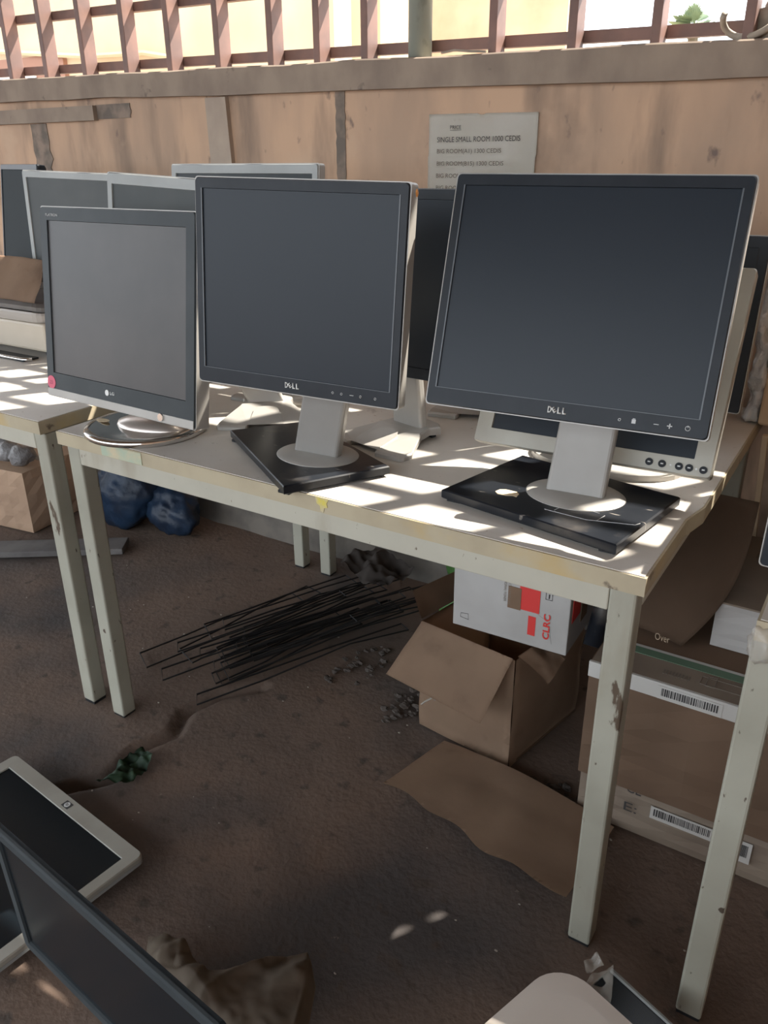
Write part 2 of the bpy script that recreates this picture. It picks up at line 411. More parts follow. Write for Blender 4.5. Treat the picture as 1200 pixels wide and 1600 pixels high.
tube(bm, [(1.10, 1.08, 1.515), (1.15, 1.05, 1.518), (1.22, 1.07, 1.53), (1.25, 1.09, 1.56)], 0.010, 8)
blob(bm, (1.14, 1.10, 1.55), (0.045, 0.025, 0.036), 0.2, 6, 3, 2)
tag(link('old_hose', bm, M_rope, smooth=True), 'coiled dirty hose and rags tied round the grille at the right', 'hose')
bm = bmesh.new()
tube(bm, [(0.36, 1.04, 1.530), (0.40, 1.035, 1.533), (0.45, 1.03, 1.527), (0.49, 1.03, 1.524)], 0.003, 6)
tag(link('twine', bm, M_rope), 'frayed strand of twine lying on the wall ledge', 'twine')

# price notice
pn = thing('price_notice', 'aged white paper price notice with printed lines stuck on the wall', 'notice', (0.322, 1.0455, 1.19))
bm = bmesh.new()
def pfn(u, v):
    x = 0.309*u+(0.002 if v > .5 else 0); z = 0.201*v+(-0.004*u*v)-0.0*u
    if v > .98: z -= 0.003*(1 if abs(u-.5) < .02 else 0)
    return Vector((x, 0.0015*noise.noise(Vector((u*5, v*5, 0))), z))
sheet(bm, 40, 24, pfn, 0.0008); link('paper', bm, M_paper, pn, smooth=True)
for (s, x, z, w_, h_) in (('PRICE', .061, .164, .032, .0085), ('SINGLE SMALL ROOM 1000 CEDIS', .023, .133, .238, .0125), ('BIG ROOM(A1) 1300 CEDIS', .023, .103, .187, .0135),
                          ('BIG ROOM(B15) 1300 CEDIS', .023, .073, .195, .0135), ('BIG ROOM(SINGLE) 1500 CEDIS', .022, .043, .219, .0135), ('BIG ROOM(SINGLE)', .022, .013, .137, .0135)):
    lettering('lettering', s, w_, h_, 0.0, M_ink if z > .12 else M_inkf, pn, T(x+.006, -0.0035, z), bold=0.0)
bxo('underline', .067, .100, -0.0037, -0.0032, .1612, .1620, M_ink, pn)

# ================================================================== OUTSIDE
b = thing('cream_building', 'pale cream rendered building behind the grille at the left', 'building', (-6, 5.0, 0))
bxo('wall', -9, 3.35, 0, 3, -0.1, 4.6, M_cream, b)
bxo('door_frame', -3.2, -0.07, -0.05, 0.02, 1.2, 2.27, M_door, b)
bxo('window_pane', -1.55, -0.52, -0.07, 0.0, 1.4, 2.11, mat('white_curtain', (0.8, 0.8, 0.78), 0.8), b)
bm = bmesh.new(); tube(bm, [(-2.2, -0.06, 2.40), (-1.2, -0.06, 2.36), (-0.9, -0.06, 2.33), (0.3, -0.06, 2.22), (1.1, -0.06, 2.20), (1.6, -0.06, 2.12)], 0.025, 6); link('cable', bm, M_cream, b)
bxo('pilaster', 3.25, 3.36, -0.06, 0.02, -0.1, 4.2, mat('white_paint_edge', (0.85, 0.8, 0.68), 0.9), b)
bm = bmesh.new(); box(bm, -6.0, -3.0, 8.1, 8.5, -0.1, 4.4)
tag(link('ochre_building', bm, M_yellow), 'ochre yellow building seen behind the steel ladder', 'building')
bm = bmesh.new()
bm.free()
b = thing('peach_building', 'stained peach rendered building behind the grille at centre right', 'building', (-1.9, 5.6, 0))
bxo('wall', -0.5, 0.82, 0, .25, -0.1, 4.4, M_pink, b)
bxo('coping', -0.55, 0.88, -0.05, .30, 4.4, 4.5, M_cream, b)
ld = thing('steel_ladder', 'pale metal ladder leaning by the ochre building', 'ladder', (-3.45, 6.5, 0))
for sx in (-0.22, 0.22):
    bm = bmesh.new(); tube(bm, [(sx, -0.1, -0.02), (sx, 0.25, 3.6)], 0.022, 10); link('stile', bm, M_silver, ld, smooth=True)
for k in range(13):
    z = 0.25+k*0.27
    bm = bmesh.new(); tube(bm, [(-0.22, -0.1+z*.097, z), (0.22, -0.1+z*.097, z)], 0.018, 8); link('rung', bm, M_silver, ld, smooth=True)
# palm
pt = thing('palm_tree', 'distant green palm crown against the white sky', 'tree', (-4.95, 25, 0))
bm = bmesh.new(); tube(bm, [(0, 0, -.02), (0.1, 0, 2.5), (0, 0, 4.5)], [0.2, 0.15, 0.13], 10); link('trunk', bm, M_trunk, pt, smooth=True)
bm = bmesh.new()
for k in range(40):
    a = random.random()*2*PI; e = D2R(random.uniform(-20, 85)); L = random.uniform(0.55, 0.85)
    d = Vector((math.cos(a)*math.cos(e), math.sin(a)*math.cos(e), math.sin(e))); side = Vector((-math.sin(a), math.cos(a), 0))
    for q in range(-6, 7):
        dd = (d+side*q*.09).normalized(); L2 = L*(1-.04*abs(q)); o0 = Vector((0, 0, 4.5)); mid = o0+d*L*.35
        tip = o0+dd*L2+Vector((0, 0, -.12*L2*L2)); wv = side*.028+Vector((0, 0, .012))
        bm.faces.new([bm.verts.new(mid), bm.verts.new(mid.lerp(tip, .5)+wv), bm.verts.new(tip), bm.verts.new(mid.lerp(tip, .5)-wv)])
    bm.faces.new([bm.verts.new(o0-side*.01), bm.verts.new(o0+side*.01), bm.verts.new(mid+side*.015), bm.verts.new(mid-side*.015)])
fo = link('foliage', bm, M_palm, pt)

# ================================================================== TABLES
def table(label, x, y, L, Dp, H, right_step=False, legs=((0, 0), (1, 0), (0, 1), (1, 1)), oh=0.015, group='cream metal framed work tables'):
    t = thing('work_table', label, 'table', (x, y, 0), 0, group)
    if right_step: outl = [(0, 0), (L, 0), (L, 0.232), (L+0.013, 0.30), (L+0.006, Dp), (0, Dp)]
    else: outl = [(0, 0), (L, 0), (L, Dp), (0, Dp)]
    bm = bmesh.new(); prism_z(bm, outl, H-0.030, H-0.0012); link('edge_band', bm, M_edge, t)
    bm = bmesh.new()
    cx, cy = L/2, Dp/2
    inn = [(px-0.0035*(1 if px > cx else -1), py-0.0035*(1 if py > cy else -1) if py not in (0.232, 0.30) else py) for px, py in outl]
    prism_z(bm, inn, H-0.0022, H); link('tabletop', bm, M_lam, t)
    fx0, fx1, fy0, fy1 = oh, L-oh, 0.012, Dp-0.02
    s = 0.040; zt = H-0.031
    bm = bmesh.new()
    box(bm, fx0+s, fx1-s, fy0, fy0+0.03, zt-0.042, zt-0.001, 0.002); link('rail', bm, M_frame, t)
    bm = bmesh.new(); box(bm, fx0+s, fx1-s, fy1-0.03, fy1, zt-0.042, zt-0.001, 0.002); link('rail', bm, M_frame, t)
    for xx in (fx0, fx1-0.03):
        bm = bmesh.new(); box(bm, xx, xx+0.03, fy0+s, fy1-s, zt-0.042, zt-0.001, 0.002); link('rail', bm, M_frame, t)
    for (i, j) in legs:
        xx = fx0 if i == 0 else fx1-s; yy = fy0 if j == 0 else fy1-s
        bm = bmesh.new(); box(bm, xx, xx+s, yy, yy+s, 0.0, zt-0.001, 0.004)
        lg = link('leg', bm, M_leg, t)
        bm = bmesh.new(); box(bm, xx+.002, xx+s-.002, yy+.002, yy+s-.002, -0.008, 0.0005); link('foot_cap', bm, M_slot, lg)
    return t
main = table('long laminate table in the middle, two black monitors on its front edge', 0, 0, 1.27, 0.955, 0.75, right_step=True, oh=0.012)
# paint smear and chips on the middle table front edge
bxo('paint_smear', 0.145, 0.265, -0.0015, 0.0, 0.7215, 0.747, mat('pale_green_smear', (0.36, 0.42, 0.32), 0.7, col2=(0.50, 0.43, 0.29), scale=30), main)
bm = bmesh.new(); pts = [(.700, .7475), (.728, .7475), (.724, .740), (.726, .733), (.719, .731), (.717, .722), (.711, .724), (.710, .733), (.703, .737)]
loft(bm, [[(x, -.0012, z) for x, z in pts], [(x, 0, z) for x, z in pts]]); link('paint_smear', bm, mat('yellow_smear', (0.62, 0.52, 0.10), 0.7, col2=(0.50, 0.43, 0.29), scale=60), main)
left = table('cream framed table at the left edge holding a beige case and old monitors', -1.33, 0.0, 1.272, 0.955, 0.76, oh=0.002)
right = table('cream framed table at the right edge, mostly outside the photo', 1.418, -0.035, 1.2, 0.955, 0.75, oh=-0.002)
bm = bmesh.new(); blob(bm, (0.012, 0.004, 0.715), (0.017, 0.022, 0.028), 0.25, 5, 3, 5)
link('tape_wrap', bm, M_film, right, smooth=True).location = (0, 0, 0)

# ================================================================== MONITORS
def bake(bm, mtx):
    for v in bm.verts: v.co = mtx @ v.co

def panel(root, P, w_, h_, bl, br, bt, bb, mb, ms, mc, dep=0.055, rec=0.004, silver_rim=False, r=0.006, lip=None, shell=0.018, vent=True):
    """screen head in panel space: x right, z up, front face at y=0, facing -y"""
    def ringlp(W, H, rr, y, cx=0, cz=0): return [(x, y, z) for x, z in rrect(W, H, rr, 4, cx, cz)]
    ex = 0.0016 if silver_rim else 0.0
    iw, ih = w_-bl-br, h_-bt-bb; cx, cz = (bl-br)/2, (bb-bt)/2
    # bezel ring
    bm = bmesh.new()
    o0 = ringlp(w_-.003, h_-.003, r, 0); o1 = ringlp(w_, h_, r, 0.003); o2 = ringlp(w_, h_, r, 0.012)
    i0 = ringlp(iw, ih, 0.0015, 0, cx, cz); i1 = ringlp(iw-.002, ih-.002, 0.0015, rec+.001, cx, cz)
    rings = loft(bm, [i1, i0, o0, o1, o2], False, False)
    bez = link('bezel', bm, mb, root, P)
    # screen
    bm = bmesh.new(); lp = ringlp(iw-.0005, ih-.0005, 0.0015, rec, cx, cz); loft(bm, [lp, ringlp(iw-.0005, ih-.0005, .0015, rec+.004, cx, cz)])
    scr = link('screen', bm, ms, root, P)
    if lip:
        bm = bmesh.new()
        for s in (-1, 1):
            xx = cx+s*iw/2
            box(bm, xx-.0010, xx+.0010, -0.0008, 0.001, cz-ih/2, cz+ih/2)
        box(bm, cx-iw/2, cx+iw/2, -.0004, .001, cz-ih/2-.0005, cz-ih/2+.0004)
        link('bezel_lip', bm, lip, bez)
    # casing
    bm = bmesh.new()
    W, H = w_+2*ex, h_+2*ex
    a0 = 0.0035 if silver_rim else 0.0125
    loops = [ringlp(W, H, r, a0), ringlp(W, H, r, shell+.006), ringlp(W-.012, H-.012, r, shell+.012), ringlp(W-.10, H-.09, .012, dep-.006), ringlp(W-.115, H-.105, .012, dep)]
    loft(bm, loops)
    cs = link('casing', bm, mc, root, P)
    if vent:
        bm = bmesh.new()
        for k in range(11): box(bm, -w_*.28, w_*.28, dep-.0005, dep+.001, h_*.22+k*.006, h_*.22+k*.006+.003)
        link('vent', bm, M_slot, cs)
    return bez, scr, cs, (iw, ih, cx, cz)

def foot(root, mtx=None, m=None, s=.86):
    """silver stand foot with two splayed arms and an arched notch between them"""
    half = [(0.0, 0.085), (0.05, 0.082), (0.072, 0.065), (0.066, 0.03), (0.075, -0.01), (0.128, -0.095), (0.132, -0.125), (0.128, -0.135), (0.055, -0.150), (0.050, -0.142), (0.034, -0.055), (0.024, -0.042), (0.0, -0.040)]
    outl = [(x*s, y*s) for x, y in half]+[(-x*s, y*s) for x, y in reversed(half[1:-1])]
    bm = bmesh.new()
    def zt(x, y): 
        d = math.hypot(x/s, (y/s-.02)); t = min(1, d/0.15); return 0.010+0.022*(1-t*t)
    n_ = len(outl)
    def ins(k, d):
        x, y = outl[k]; return (x*(1-d), (y-0.0)*(1-d))
    b0 = [(x, y, max(0, zt(x, y)-0.016)) for x, y in outl]
    b1 = [(x, y, zt(x, y)-0.003) for x, y in outl]
    b2 = [(ins(k, .04)[0], ins(k, .04)[1], zt(*ins(k, .04))) for k in range(n_)]
    loft(bm, [b0, b1, b2])
    bmesh.ops.triangulate(bm, faces=[f for f in bm.faces if len(f.verts) > 4])
    o = link('base', bm, m or M_silver, root, mtx)
    for x, y in ((.09, -.12), (-.09, -.12), (0.04, .06), (-.04, .06)):
        bxo('rubber_foot', x*s-.01, x*s+.01, y*s-.006, y*s+.006, 0.0, .004, M_slot, o)
    return o

def square_base(root, pts, z):
    """thick flat black base from four table points"""
    c = Vector((sum(p[0] for p in pts)/4, sum(p[1] for p in pts)/4))
    bm = bmesh.new(); lo_ = [(c.x+(p[0]-c.x)*.985, c.y+(p[1]-c.y)*.985, z+.004) for p in pts]
    up1 = [(p[0], p[1], z+.006) for p in pts]; up2 = [(p[0], p[1], z+.0185) for p in pts]
    up3 = [(c.x+(p[0]-c.x)*.985, c.y+(p[1]-c.y)*.985, z+.0205) for p in pts]
    loft(bm, [lo_, up1, up2, up3])
    b_ = link('base', bm, M_blkbase, root)
    for p in pts:
        q = (c.x+(p[0]-c.x)*.88, c.y+(p[1]-c.y)*.88); bxo('rubber_foot', q[0]-.012, q[0]+.012, q[1]-.008, q[1]+.008, z, z+.005, M_slot, b_)
    return b_

def neck(root, b0, b1, wd0, wd1, th, ang, m=None, name='neck'):
    """flat upright from b0 (on the base) to b1 (behind the head)"""
    b0, b1 = Vector(b0), Vector(b1); ax = Vector((math.cos(D2R(ang)), math.sin(D2R(ang)), 0)); ay = Vector((-ax.y, ax.x, 0))
    bm = bmesh.new(); lps = []
    for p, wd in ((b0, wd0), (b0.lerp(b1, .5), (wd0+wd1)/2), (b1, wd1)):
        prof_ = rrect(wd, th, th*.3, 3)
        lps.append([p+ax*x+ay*y for x, y in prof_])
    loft(bm, lps)
    return link(name, bm, m or M_silver, root)

def P_of(c, yw, tl, rl=0): return T(*c) @ RZ(yw) @ RX(-tl) @ RY(-rl)

def wordmark(parent, P, x, z, w_, h_, y=-0.0004):
    """four raised letters, the second tilted"""
    g = w_/4.3
    for k, ch in enumerate('DELL'):
        cw = g*.95
        M_ = P @ T(x-w_/2+k*g*1.10, y, z-h_/2)
        if k == 1: M_ = P @ T(x-w_/2+g*1.42, y, z) @ RY(-38) @ T(-cw*.42, 0, -h_*.42)
        o_ = lettering('logo_letter', ch, cw*.92 if k != 1 else cw*.85, h_ if k != 1 else h_*.85, 0.0006, M_logo, parent, None, bold=0.035)
        o_.matrix_local = M_

# ---- right front black monitor
def front_black(label, c, yw, tl, rl, w_, h_, basepts, disc, ntop, yb, icons):
    root = thing('computer_monitor', label, 'monitor', (disc[0], disc[1], 0.7505), 0, 'square based black monitors at the table front')
    O = T(-disc[0], -disc[1], -0.7505)
    P = O @ P_of(c, yw, tl, rl)
    bez, scr, cs, (iw, ih, cx, cz) = panel(root, P, w_, h_, .0145, .0145, .017, .027, M_blk, M_screen, M_silver, dep=.058, silver_rim=True, lip=M_rim, rec=.002, shell=.022)
    bpts = [(p[0]-disc[0], p[1]-disc[1]) for p in basepts]
    b_ = square_base(root, bpts, 0)
    bm = bmesh.new(); lathe(bm, [(0.0, .0262), (0.035, .0262), (.072, .0245), (.0815, .0215), (.083, .0205), (0, .0205)], 48, 1.0, 0.82)
    link('stand_disc', bm, M_silver, root, smooth=True)
    nb = Vector((0, 0.0, .022))
    neck(root, nb, Vector(ntop)-Vector((disc[0], disc[1], .75)), .098, .090, .022, yb, M_neck)
    wordmark(bez, Matrix.Identity(4), 0, -h_/2+.0145, .029, .0098)
    # worn patch and button icons
    for (fx, kind) in icons:
        bm = bmesh.new(); x = fx*w_-w_/2; z = -h_/2+.013
        if kind == 'ring':
            tube(bm, [(x+.0032*math.cos(a*PI/6), -.0006, z+.0032*math.sin(a*PI/6)) for a in range(12)], .0005, 5, True); box(bm, x-.0004, x+.0004, -.001, 0, z+.001, z+.004)
        elif kind == 'minus': box(bm, x-.0035, x+.0035, -.0008, 0, z-.0005, z+.0005)
        elif kind == 'plus': box(bm, x-.0035, x+.0035, -.0008, 0, z-.0008, z+.0008); box(bm, x-.0008, x+.0008, -.0008, 0, z-.0035, z+.0035)
        elif kind == 'dot': tube(bm, [(x+.0018*math.cos(a*PI/4), -.0006, z+.0018*math.sin(a*PI/4)) for a in range(8)], .0005, 5, True)
        elif kind == 'menu':
            box(bm, x-.0028, x+.0028, -.0008, 0, z-.003, z+.0028); box(bm, x-.0018, x+.0018, -.0008, 0, z+.0032, z+.0042)
        link('button_icon', bm, M_icon, bez)
    return root, bez
R_ = front_black('large black monitor nearest the right corner, square black base with a torn sticker', (1.085, 0.140, 1.093), 5.5, 17.6, -0.3, .425, .352,
                 [(.896, .095), (1.214, .038), (1.247, .269), (.943, .325)], (1.096, .190), (1.105, .235, 1.00), 5,
                 [(.715, 'dot'), (.762, 'menu'), (.835, 'minus'), (.878, 'plus'), (.935, 'ring')])
rr_, bz = R_
bm = bmesh.new(); pts = [(-.02, -.006), (-.012, -.014), (.004, -.013), (.013, -.008), (.020, -.010), (.019, .003), (.012, .010), (-.008, .011), (-.017, .006)]
prism_z(bm, [(x-.098, y-.052) for x, y in pts], .0205, .0212); link('torn_sticker', bm, M_tan, rr_)
bm = bmesh.new()
for (p, q) in (((-.02, -.085), (.05, -.09)), ((.05, -.09), (.12, -.07)), ((.12, -.07), (.125, -.06)), ((.0, -.06), (-.005, -.08)), ((.07, -.06), (.065, -.085)), ((.02, -.05), (.06, -.055))):
    tube(bm, [(p[0], p[1], .0207), (q[0], q[1], .0207)], .0005, 4)
link('scratch', bm, M_icon, rr_)
L_ = front_black('black monitor in the middle of the front edge, its black base turned sideways', (.634, .0513, 1.083), 6.5, 5.5, -1.1, .398, .343,
                 [(.367, .152), (.66, -.036), (.762, .143), (.463, .286)], (.612, .126), (.672, .110, .99), 3,
                 [(.70, 'dot'), (.742, 'dot'), (.79, 'minus'), (.832, 'dot'), (.90, 'dot')])
bm = bmesh.new(); blob(bm, (.206, .012, .158), (.0015, .004, .006), .2, 4, 2); link('orange_sticker_scrap', bm, mat('orange_scrap', (.7, .3, .08), .7), L_[1])

# ---- silver rimmed monitor with chrome ring base, front left
c = (.1606, .0654, 1.0035)
root = thing('computer_monitor', 'dark grey monitor with silver rim, pink round sticker and chrome ring base', 'monitor', (.166, .108, .7505))
O = T(-.166, -.108, -.7505); P = O @ P_of(c, -2.8, 8.2, .2); w_, h_ = .470, .393
bez, scr, cs, (iw, ih, cx, cz) = panel(root, P, w_, h_, .024, .024, .026, .052, M_dgrey, M_screenlg, M_silver, dep=.06, silver_rim=True, rec=.003, shell=.03)
bm = bmesh.new(); box(bm, -w_/2+.002, w_/2-.002, -.0012, .003, -h_/2, -h_/2+.017, .001); strip = link('silver_strip', bm, M_silver, root, P)
bm = bmesh.new(); tube(bm, [(.142, -.001, -h_/2+.010), (.142, -.0045, -h_/2+.010)], .0075, 20); link('power_button', bm, M_chrome, strip, smooth=False)
bm = bmesh.new(); tube(bm, [(-.026, -.0003, -h_/2+.034), (-.026, -.0012, -h_/2+.034)], .0062, 20); link('round_emblem', bm, M_logo, bez)
lettering('logo_letters', 'LG', .0135, .0068, .0005, M_logo, bez, T(-.0165, -.0003, -h_/2+.031), .02)
lettering('logo_letters', 'FLATRON', .040, .0055, .0004, M_icon, bez, T(-w_/2+.022, -.0003, h_/2-.0185), .01)
bm = bmesh.new(); tube(bm, [(-w_/2+.016, -.0003, -h_/2+.030), (-w_/2+.016, -.0009, -h_/2+.030)], .0145, 24); st = link('round_sticker', bm, M_pinkst, bez)
lettering('scribble', '23', .010, .008, .0, mat('sticker_ink', (.30, .05, .09), .7), st, T(-w_/2+.011, -.0014, -h_/2+.026))
bm = bmesh.new(); lathe(bm, [(0, 0), (.124, 0), (.130, .003), (.1305, .011), (.128, .014), (.114, .0145), (.085, .010), (.0, .010)], 64); link('base_ring', bm, M_chrome, root, smooth=True).location = (0, 0, 0)
bm = bmesh.new(); lathe(bm, [(.088, .0101), (.084, .018), (.06, .027), (.03, .031), (0, .032)], 48, 1.0, .62); o_ = link('base_dome', bm, M_satin, root, smooth=True); o_.location = (.012, .012, 0); o_.rotation_euler = (0, 0, .25)
neck(root, (.01, .045, .02), (.01, .03, .18), .07, .09, .03, -3, M_silver)
bm = bmesh.new(); prism_z(bm, [(-.098+.018*math.cos(a*PI/8), -.035+.010*math.sin(a*PI/8)) for a in range(16)], .0142, .0148); link('glue_mark', bm, M_tan, root)

# ---- helper for the background monitors
def back_monitor(label, c, yw, tl, w_, h_, bez, mb, ms, mc, base, stand='foot', rl=0, silver_rim=False, zt=.7505, fyaw=None, dep=.05, lip=None, rec=.003, nz=None, mf=None, sw=.26, fs=.86):
    root = thing('computer_monitor', label, 'monitor', (base[0], base[1], zt))
    O = T(-base[0], -base[1], -zt); P = O @ P_of(c, yw, tl, rl)
    r_ = panel(root, P, w_, h_, *bez, mb, ms, mc, dep=dep, silver_rim=silver_rim, lip=lip, rec=rec)
    fy = yw if fyaw is None else fyaw
    if stand == 'foot':
        foot(root, RZ(fy), mf, fs)
        top = P @ Vector((0, dep*.75, -h_*.15))
        nb = RZ(fy) @ Vector((0, .02, .024))
        neck(root, nb, top, .085, .078, .022, fy, mf)
    elif stand == 'slab':
        bm = bmesh.new(); prism_z(bm, rrect(sw, .16, .05, 6), .002, .016, .002); link('base', bm, mf or M_blk, root, RZ(fy))
        top = P @ Vector((0, dep*.75, -h_*.15)); neck(root, (0, .02, .014), top, .08, .07, .025, fy, mf or M_blk)
    return root, P, r_
# right middle: silver framed tilted low
root, P, r_ = back_monitor('low silver framed monitor with five round buttons, leaning behind the right black monitor', (1.075, .345, .962), .8, 26.4, .418, .346, (.030, .030, .026, .028),
                           M_silverw, M_screen, M_silverw, (1.07, .45), 'none', rl=.7, rec=.004, dep=.05)
bez = r_[0]
for fx in (-.209+.318, -.209+.336, -.209+.366, -.209+.381, -.209+.402): pass
for x in (.110, .131, .158, .174, .196):
    bm = bmesh.new(); tube(bm, [(x, -.0002, -.173+.0125), (x, -.0022, -.173+.0125)], .0062, 18); bt_ = link('button', bm, M_blkbase, bez)
    bm = bmesh.new(); box(bm, x-.0022, x+.0022, -.0026, -.002, -.173+.0115, -.173+.0135); link('button_icon', bm, M_icon, bt_)
for x in (.1445, .185):
    bm = bmesh.new(); tube(bm, [(x, -.0002, -.173+.0125), (x, -.0008, -.173+.0125)], .0018, 10); link('indicator', bm, M_icon, bez)
bm = bmesh.new(); prism_z(bm, [(.145*math.cos(a), .09*math.sin(a)-.025) for a in [k*PI/20 for k in range(40)]], 0, .012, .003); link('base', bm, M_silver, root)
bm = bmesh.new()
loft(bm, [[(-.065, -.070, .012), (.028, -.072, .012), (.028, .01, .012), (-.065, .01, .012)], [(-.06, -.050, .05), (.028, -.052, .05), (.028, .01, .05), (-.06, .01, .05)], [(-.05, -.015, .14), (.025, -.015, .14), (.025, .04, .14), (-.05, .04, .14)]])
link('neck', bm, M_silver, root)

back_monitor('black screened monitor standing between the two front black ones, silver arched foot', (.654, .322, 1.062), -4, 3, .395, .345, (.015, .015, .018, .022),
             M_blk, M_screen, M_blk, (.668, .348), 'foot', fs=.8, fyaw=-15, zt=.7505)
back_monitor('grey monitor with pale thin frame behind the left front monitor, silver arched foot', (.178, .262, 1.081), 5, 5, .445, .338, (.014, .014, .022, .022),
             M_silverd, M_dusty, M_silver, (.315, .332), 'foot', fs=.8, fyaw=38, rl=-3, silver_rim=True, zt=.7505)
back_monitor('silver topped monitor furthest back against the wall, only its top strip showing', (.106, .520, 1.105), -1, 4, .462, .34, (.016, .016, .020, .020),
             M_silverd, M_dgrey, M_silver, (.235, .520), 'foot', fyaw=16, silver_rim=True, zt=.7505)
back_monitor('silver framed grey monitor on the left table beside the gap', (-.591, .578, 1.088), 1.9, 2.3, .405, .335, (.016, .016, .018, .018),
             M_silverd, M_dusty, M_silver, (-.43, .66), 'slab', rl=-1.5, sw=.17, zt=.7605, silver_rim=True, mf=M_blk)
root, P, r_ = back_monitor('dark grey monitor at the far left with small silver clip under its corner', (-1.007, .691, 1.111), -20.1, 8.3, .42, .335, (.010, .010, .016, .016),
             M_blk, M_dull, M_blk, (-.98, .865), 'slab', zt=.7605, mf=M_blk)
bm = bmesh.new(); box(bm, .155, .175, -.004, .02, -.178, -.166, .002); link('corner_clip', bm, M_silver, root, P)
back_monitor('black monitor behind the silver framed one at the right, thin white top edge', (1.045, .760, .966), -2, 5, .405, .35, (.020, .020, .022, .020),
             M_blk, M_blk, M_silver, (1.05, .815), 'slab', silver_rim=True, dep=.035, lip=M_slot, mf=M_blk)
back_monitor('black monitor hidden behind the right front one, its silver foot peeping out', (.80, .62, 1.03), 2, 4, .38, .31, (.016, .016, .018, .022),
             M_blk, M_screen, M_silver, (.70, .655), 'foot', fyaw=20, zt=.7505)

# ---- small monitor corner on the right table
root, P, r_ = back_monitor('black monitor corner with silver lip standing on the right table', (1.612, .038, .965), 0, 4, .42, .34, (.014, .014, .016, .016),
             M_blk, M_screen, M_silver, (1.61, .13), 'slab', silver_rim=True, mf=M_blk)

# ---- flat lying silver monitor on the ground
root = thing('computer_monitor', 'silver bezel widescreen monitor lying face up on the ground at the left', 'monitor', (.2, -.42, 0))
w_, h_ = .47, .345
P = T(.2182-.2, -.2665-.1775+.42, .056) @ RZ(-3.2) @ RX(-90)
P = Matrix.Translation((.0165, -.0205, .048)) @ RZ(-5.5) @ RX(-90)
bez, scr, cs, q_ = panel(root, P, w_, h_, .028, .024, .032, .028, M_silverw, M_gloss, M_silverd, dep=.048, rec=.003, r=.012, shell=.014)
lg = bmesh.new(); box(lg, -.011, .011, -.0006, .0005, h_/2-.026, h_/2-.010, .0); lo = link('emblem', lg, M_ink, bez)
bm = bmesh.new(); tube(bm, [(0, -.0007, h_/2-.018), (0, -.0011, h_/2-.018)], .0066, 20); link('emblem_disc', bm, M_icon, lo)
lettering('emblem_letters', 'hp', .0075, .0088, 0, M_ink, lo, T(-.0037, -.0013, h_/2-.0225), .01)

# ---- black widescreen standing at the lower left
root = thing('computer_monitor', 'black widescreen monitor standing on the ground at the lower left', 'monitor', (.78, -.56, 0))
w_, h_ = .493, .258
P = T(.781-.78, -.6055+.56, h_/2+.152) @ RZ(-5.4) @ RX(1.5)
bez, scr, cs, q_ = panel(root, P, w_, h_, .016, .016, .016, .018, M_dgrey, M_gloss, M_blk, dep=.020, rec=.0035, r=.008, shell=.001, vent=False)
bm = bmesh.new(); prism_z(bm, rrect(.20, .13, .03, 5, 0, .02), .002, .014, .002); link('base', bm, M_blk, root)
neck(root, (0, .02, .012), (0, .0, .25), .07, .07, .02, -5, M_blk)

# ================================================================== LEFT TABLE CLUTTER
root = thing('desktop_printer', 'beige box shaped device with a rounded dark lid on the left table', 'printer', (-.80, .52, .76))
bm = bmesh.new(); box(bm, -.25, .245, -.12, .22, .018, .100, .008); link('body', bm, M_beige, root)
bm = bmesh.new()
lps = []
for (k, z, d) in ((0, .101, 0), (1, .106, .006), (2, .118, .006), (3, .124, -.004)):
    lps.append([(x*(1+d), y*(1+d)+.05, z+.012*(1-(x/.25)**2)*(k > 0)) for x, y in rrect(.49, .335, .05, 5)])
loft(bm, lps); link('lid', bm, mat('grey_lid_rim', (.30, .27, .24), .5), root, smooth=False)
bm = bmesh.new(); lps = [[(x, y+.05, .125+.012*(1-(x/.25)**2)+dz) for x, y in rrect(.47-d, .315-d, .05, 5)] for dz, d in ((0, 0), (.012, .0), (.02, .03))]
loft(bm, lps); link('cushion', bm, M_brngrey, root)
for x in (-.2, .19): bxo('foot', x, x+.03, -.09, .18, .0005, .018, M_slot, root)
root = thing('flat_tray', 'thin dark tray with a chrome front edge lying on the left table', 'tray', (-.75, .34, .76))
bxo('plate', -.14, .16, .0, .05, .001, .006, M_blk, root, .001)
bm = bmesh.new(); tube(bm, [(-.16, 0, .006), (.155, .005, .006), (.172, .02, .006)], .005, 10); link('chrome_edge', bm, M_chrome, root, smooth=True)
o_ = quad_sheet('cardboard_sheet', [(-1.05, .42, .925), (-.575, .40, .915), (-.64, .50, 1.02), (-1.05, .52, 1.03)], .006, M_card, amp=.010)
tag(o_, 'brown cardboard sheet propped on top of the beige device', 'cardboard')

# ================================================================== RIGHT TABLE CLUTTER
root = thing('wrapped_carton', 'light brown carton in bubble wrap standing at the right edge of the photo', 'carton', (1.497, .918, .751))
RC = root
bxo('carton', -.220, .25, -.10, .125, 0, .34, M_cardlt, root, .006)
bxo('tape', -.2265, -.2235, -.03, .03, .02, .33, mat('brown_tape', (.42, .27, .15), .35), root)
bm = bmesh.new(); lps = []
for k in range(60):
    t = k/59; z = .004+.42*t; rr_w = .022+.012*noise.noise(Vector((0, t*7, 2)))+.006*noise.noise(Vector((0, t*19, 5)))
    lp = []
    for q in range(28):
        a_ = 2*PI*q/28; w2 = 1+.35*noise.noise(Vector((math.cos(a_)*1.6, math.sin(a_)*1.6, t*12)))+.12*noise.noise(Vector((math.cos(a_)*4, math.sin(a_)*4, t*40)))
        lp.append((-.238+rr_w*w2*math.cos(a_)+.006*math.sin(t*9), -.045+.050*w2*math.sin(a_), z))
    lps.append(lp)
loft(bm, lps)
link('bubble_wrap', bm, M_bubble, root, smooth=True)

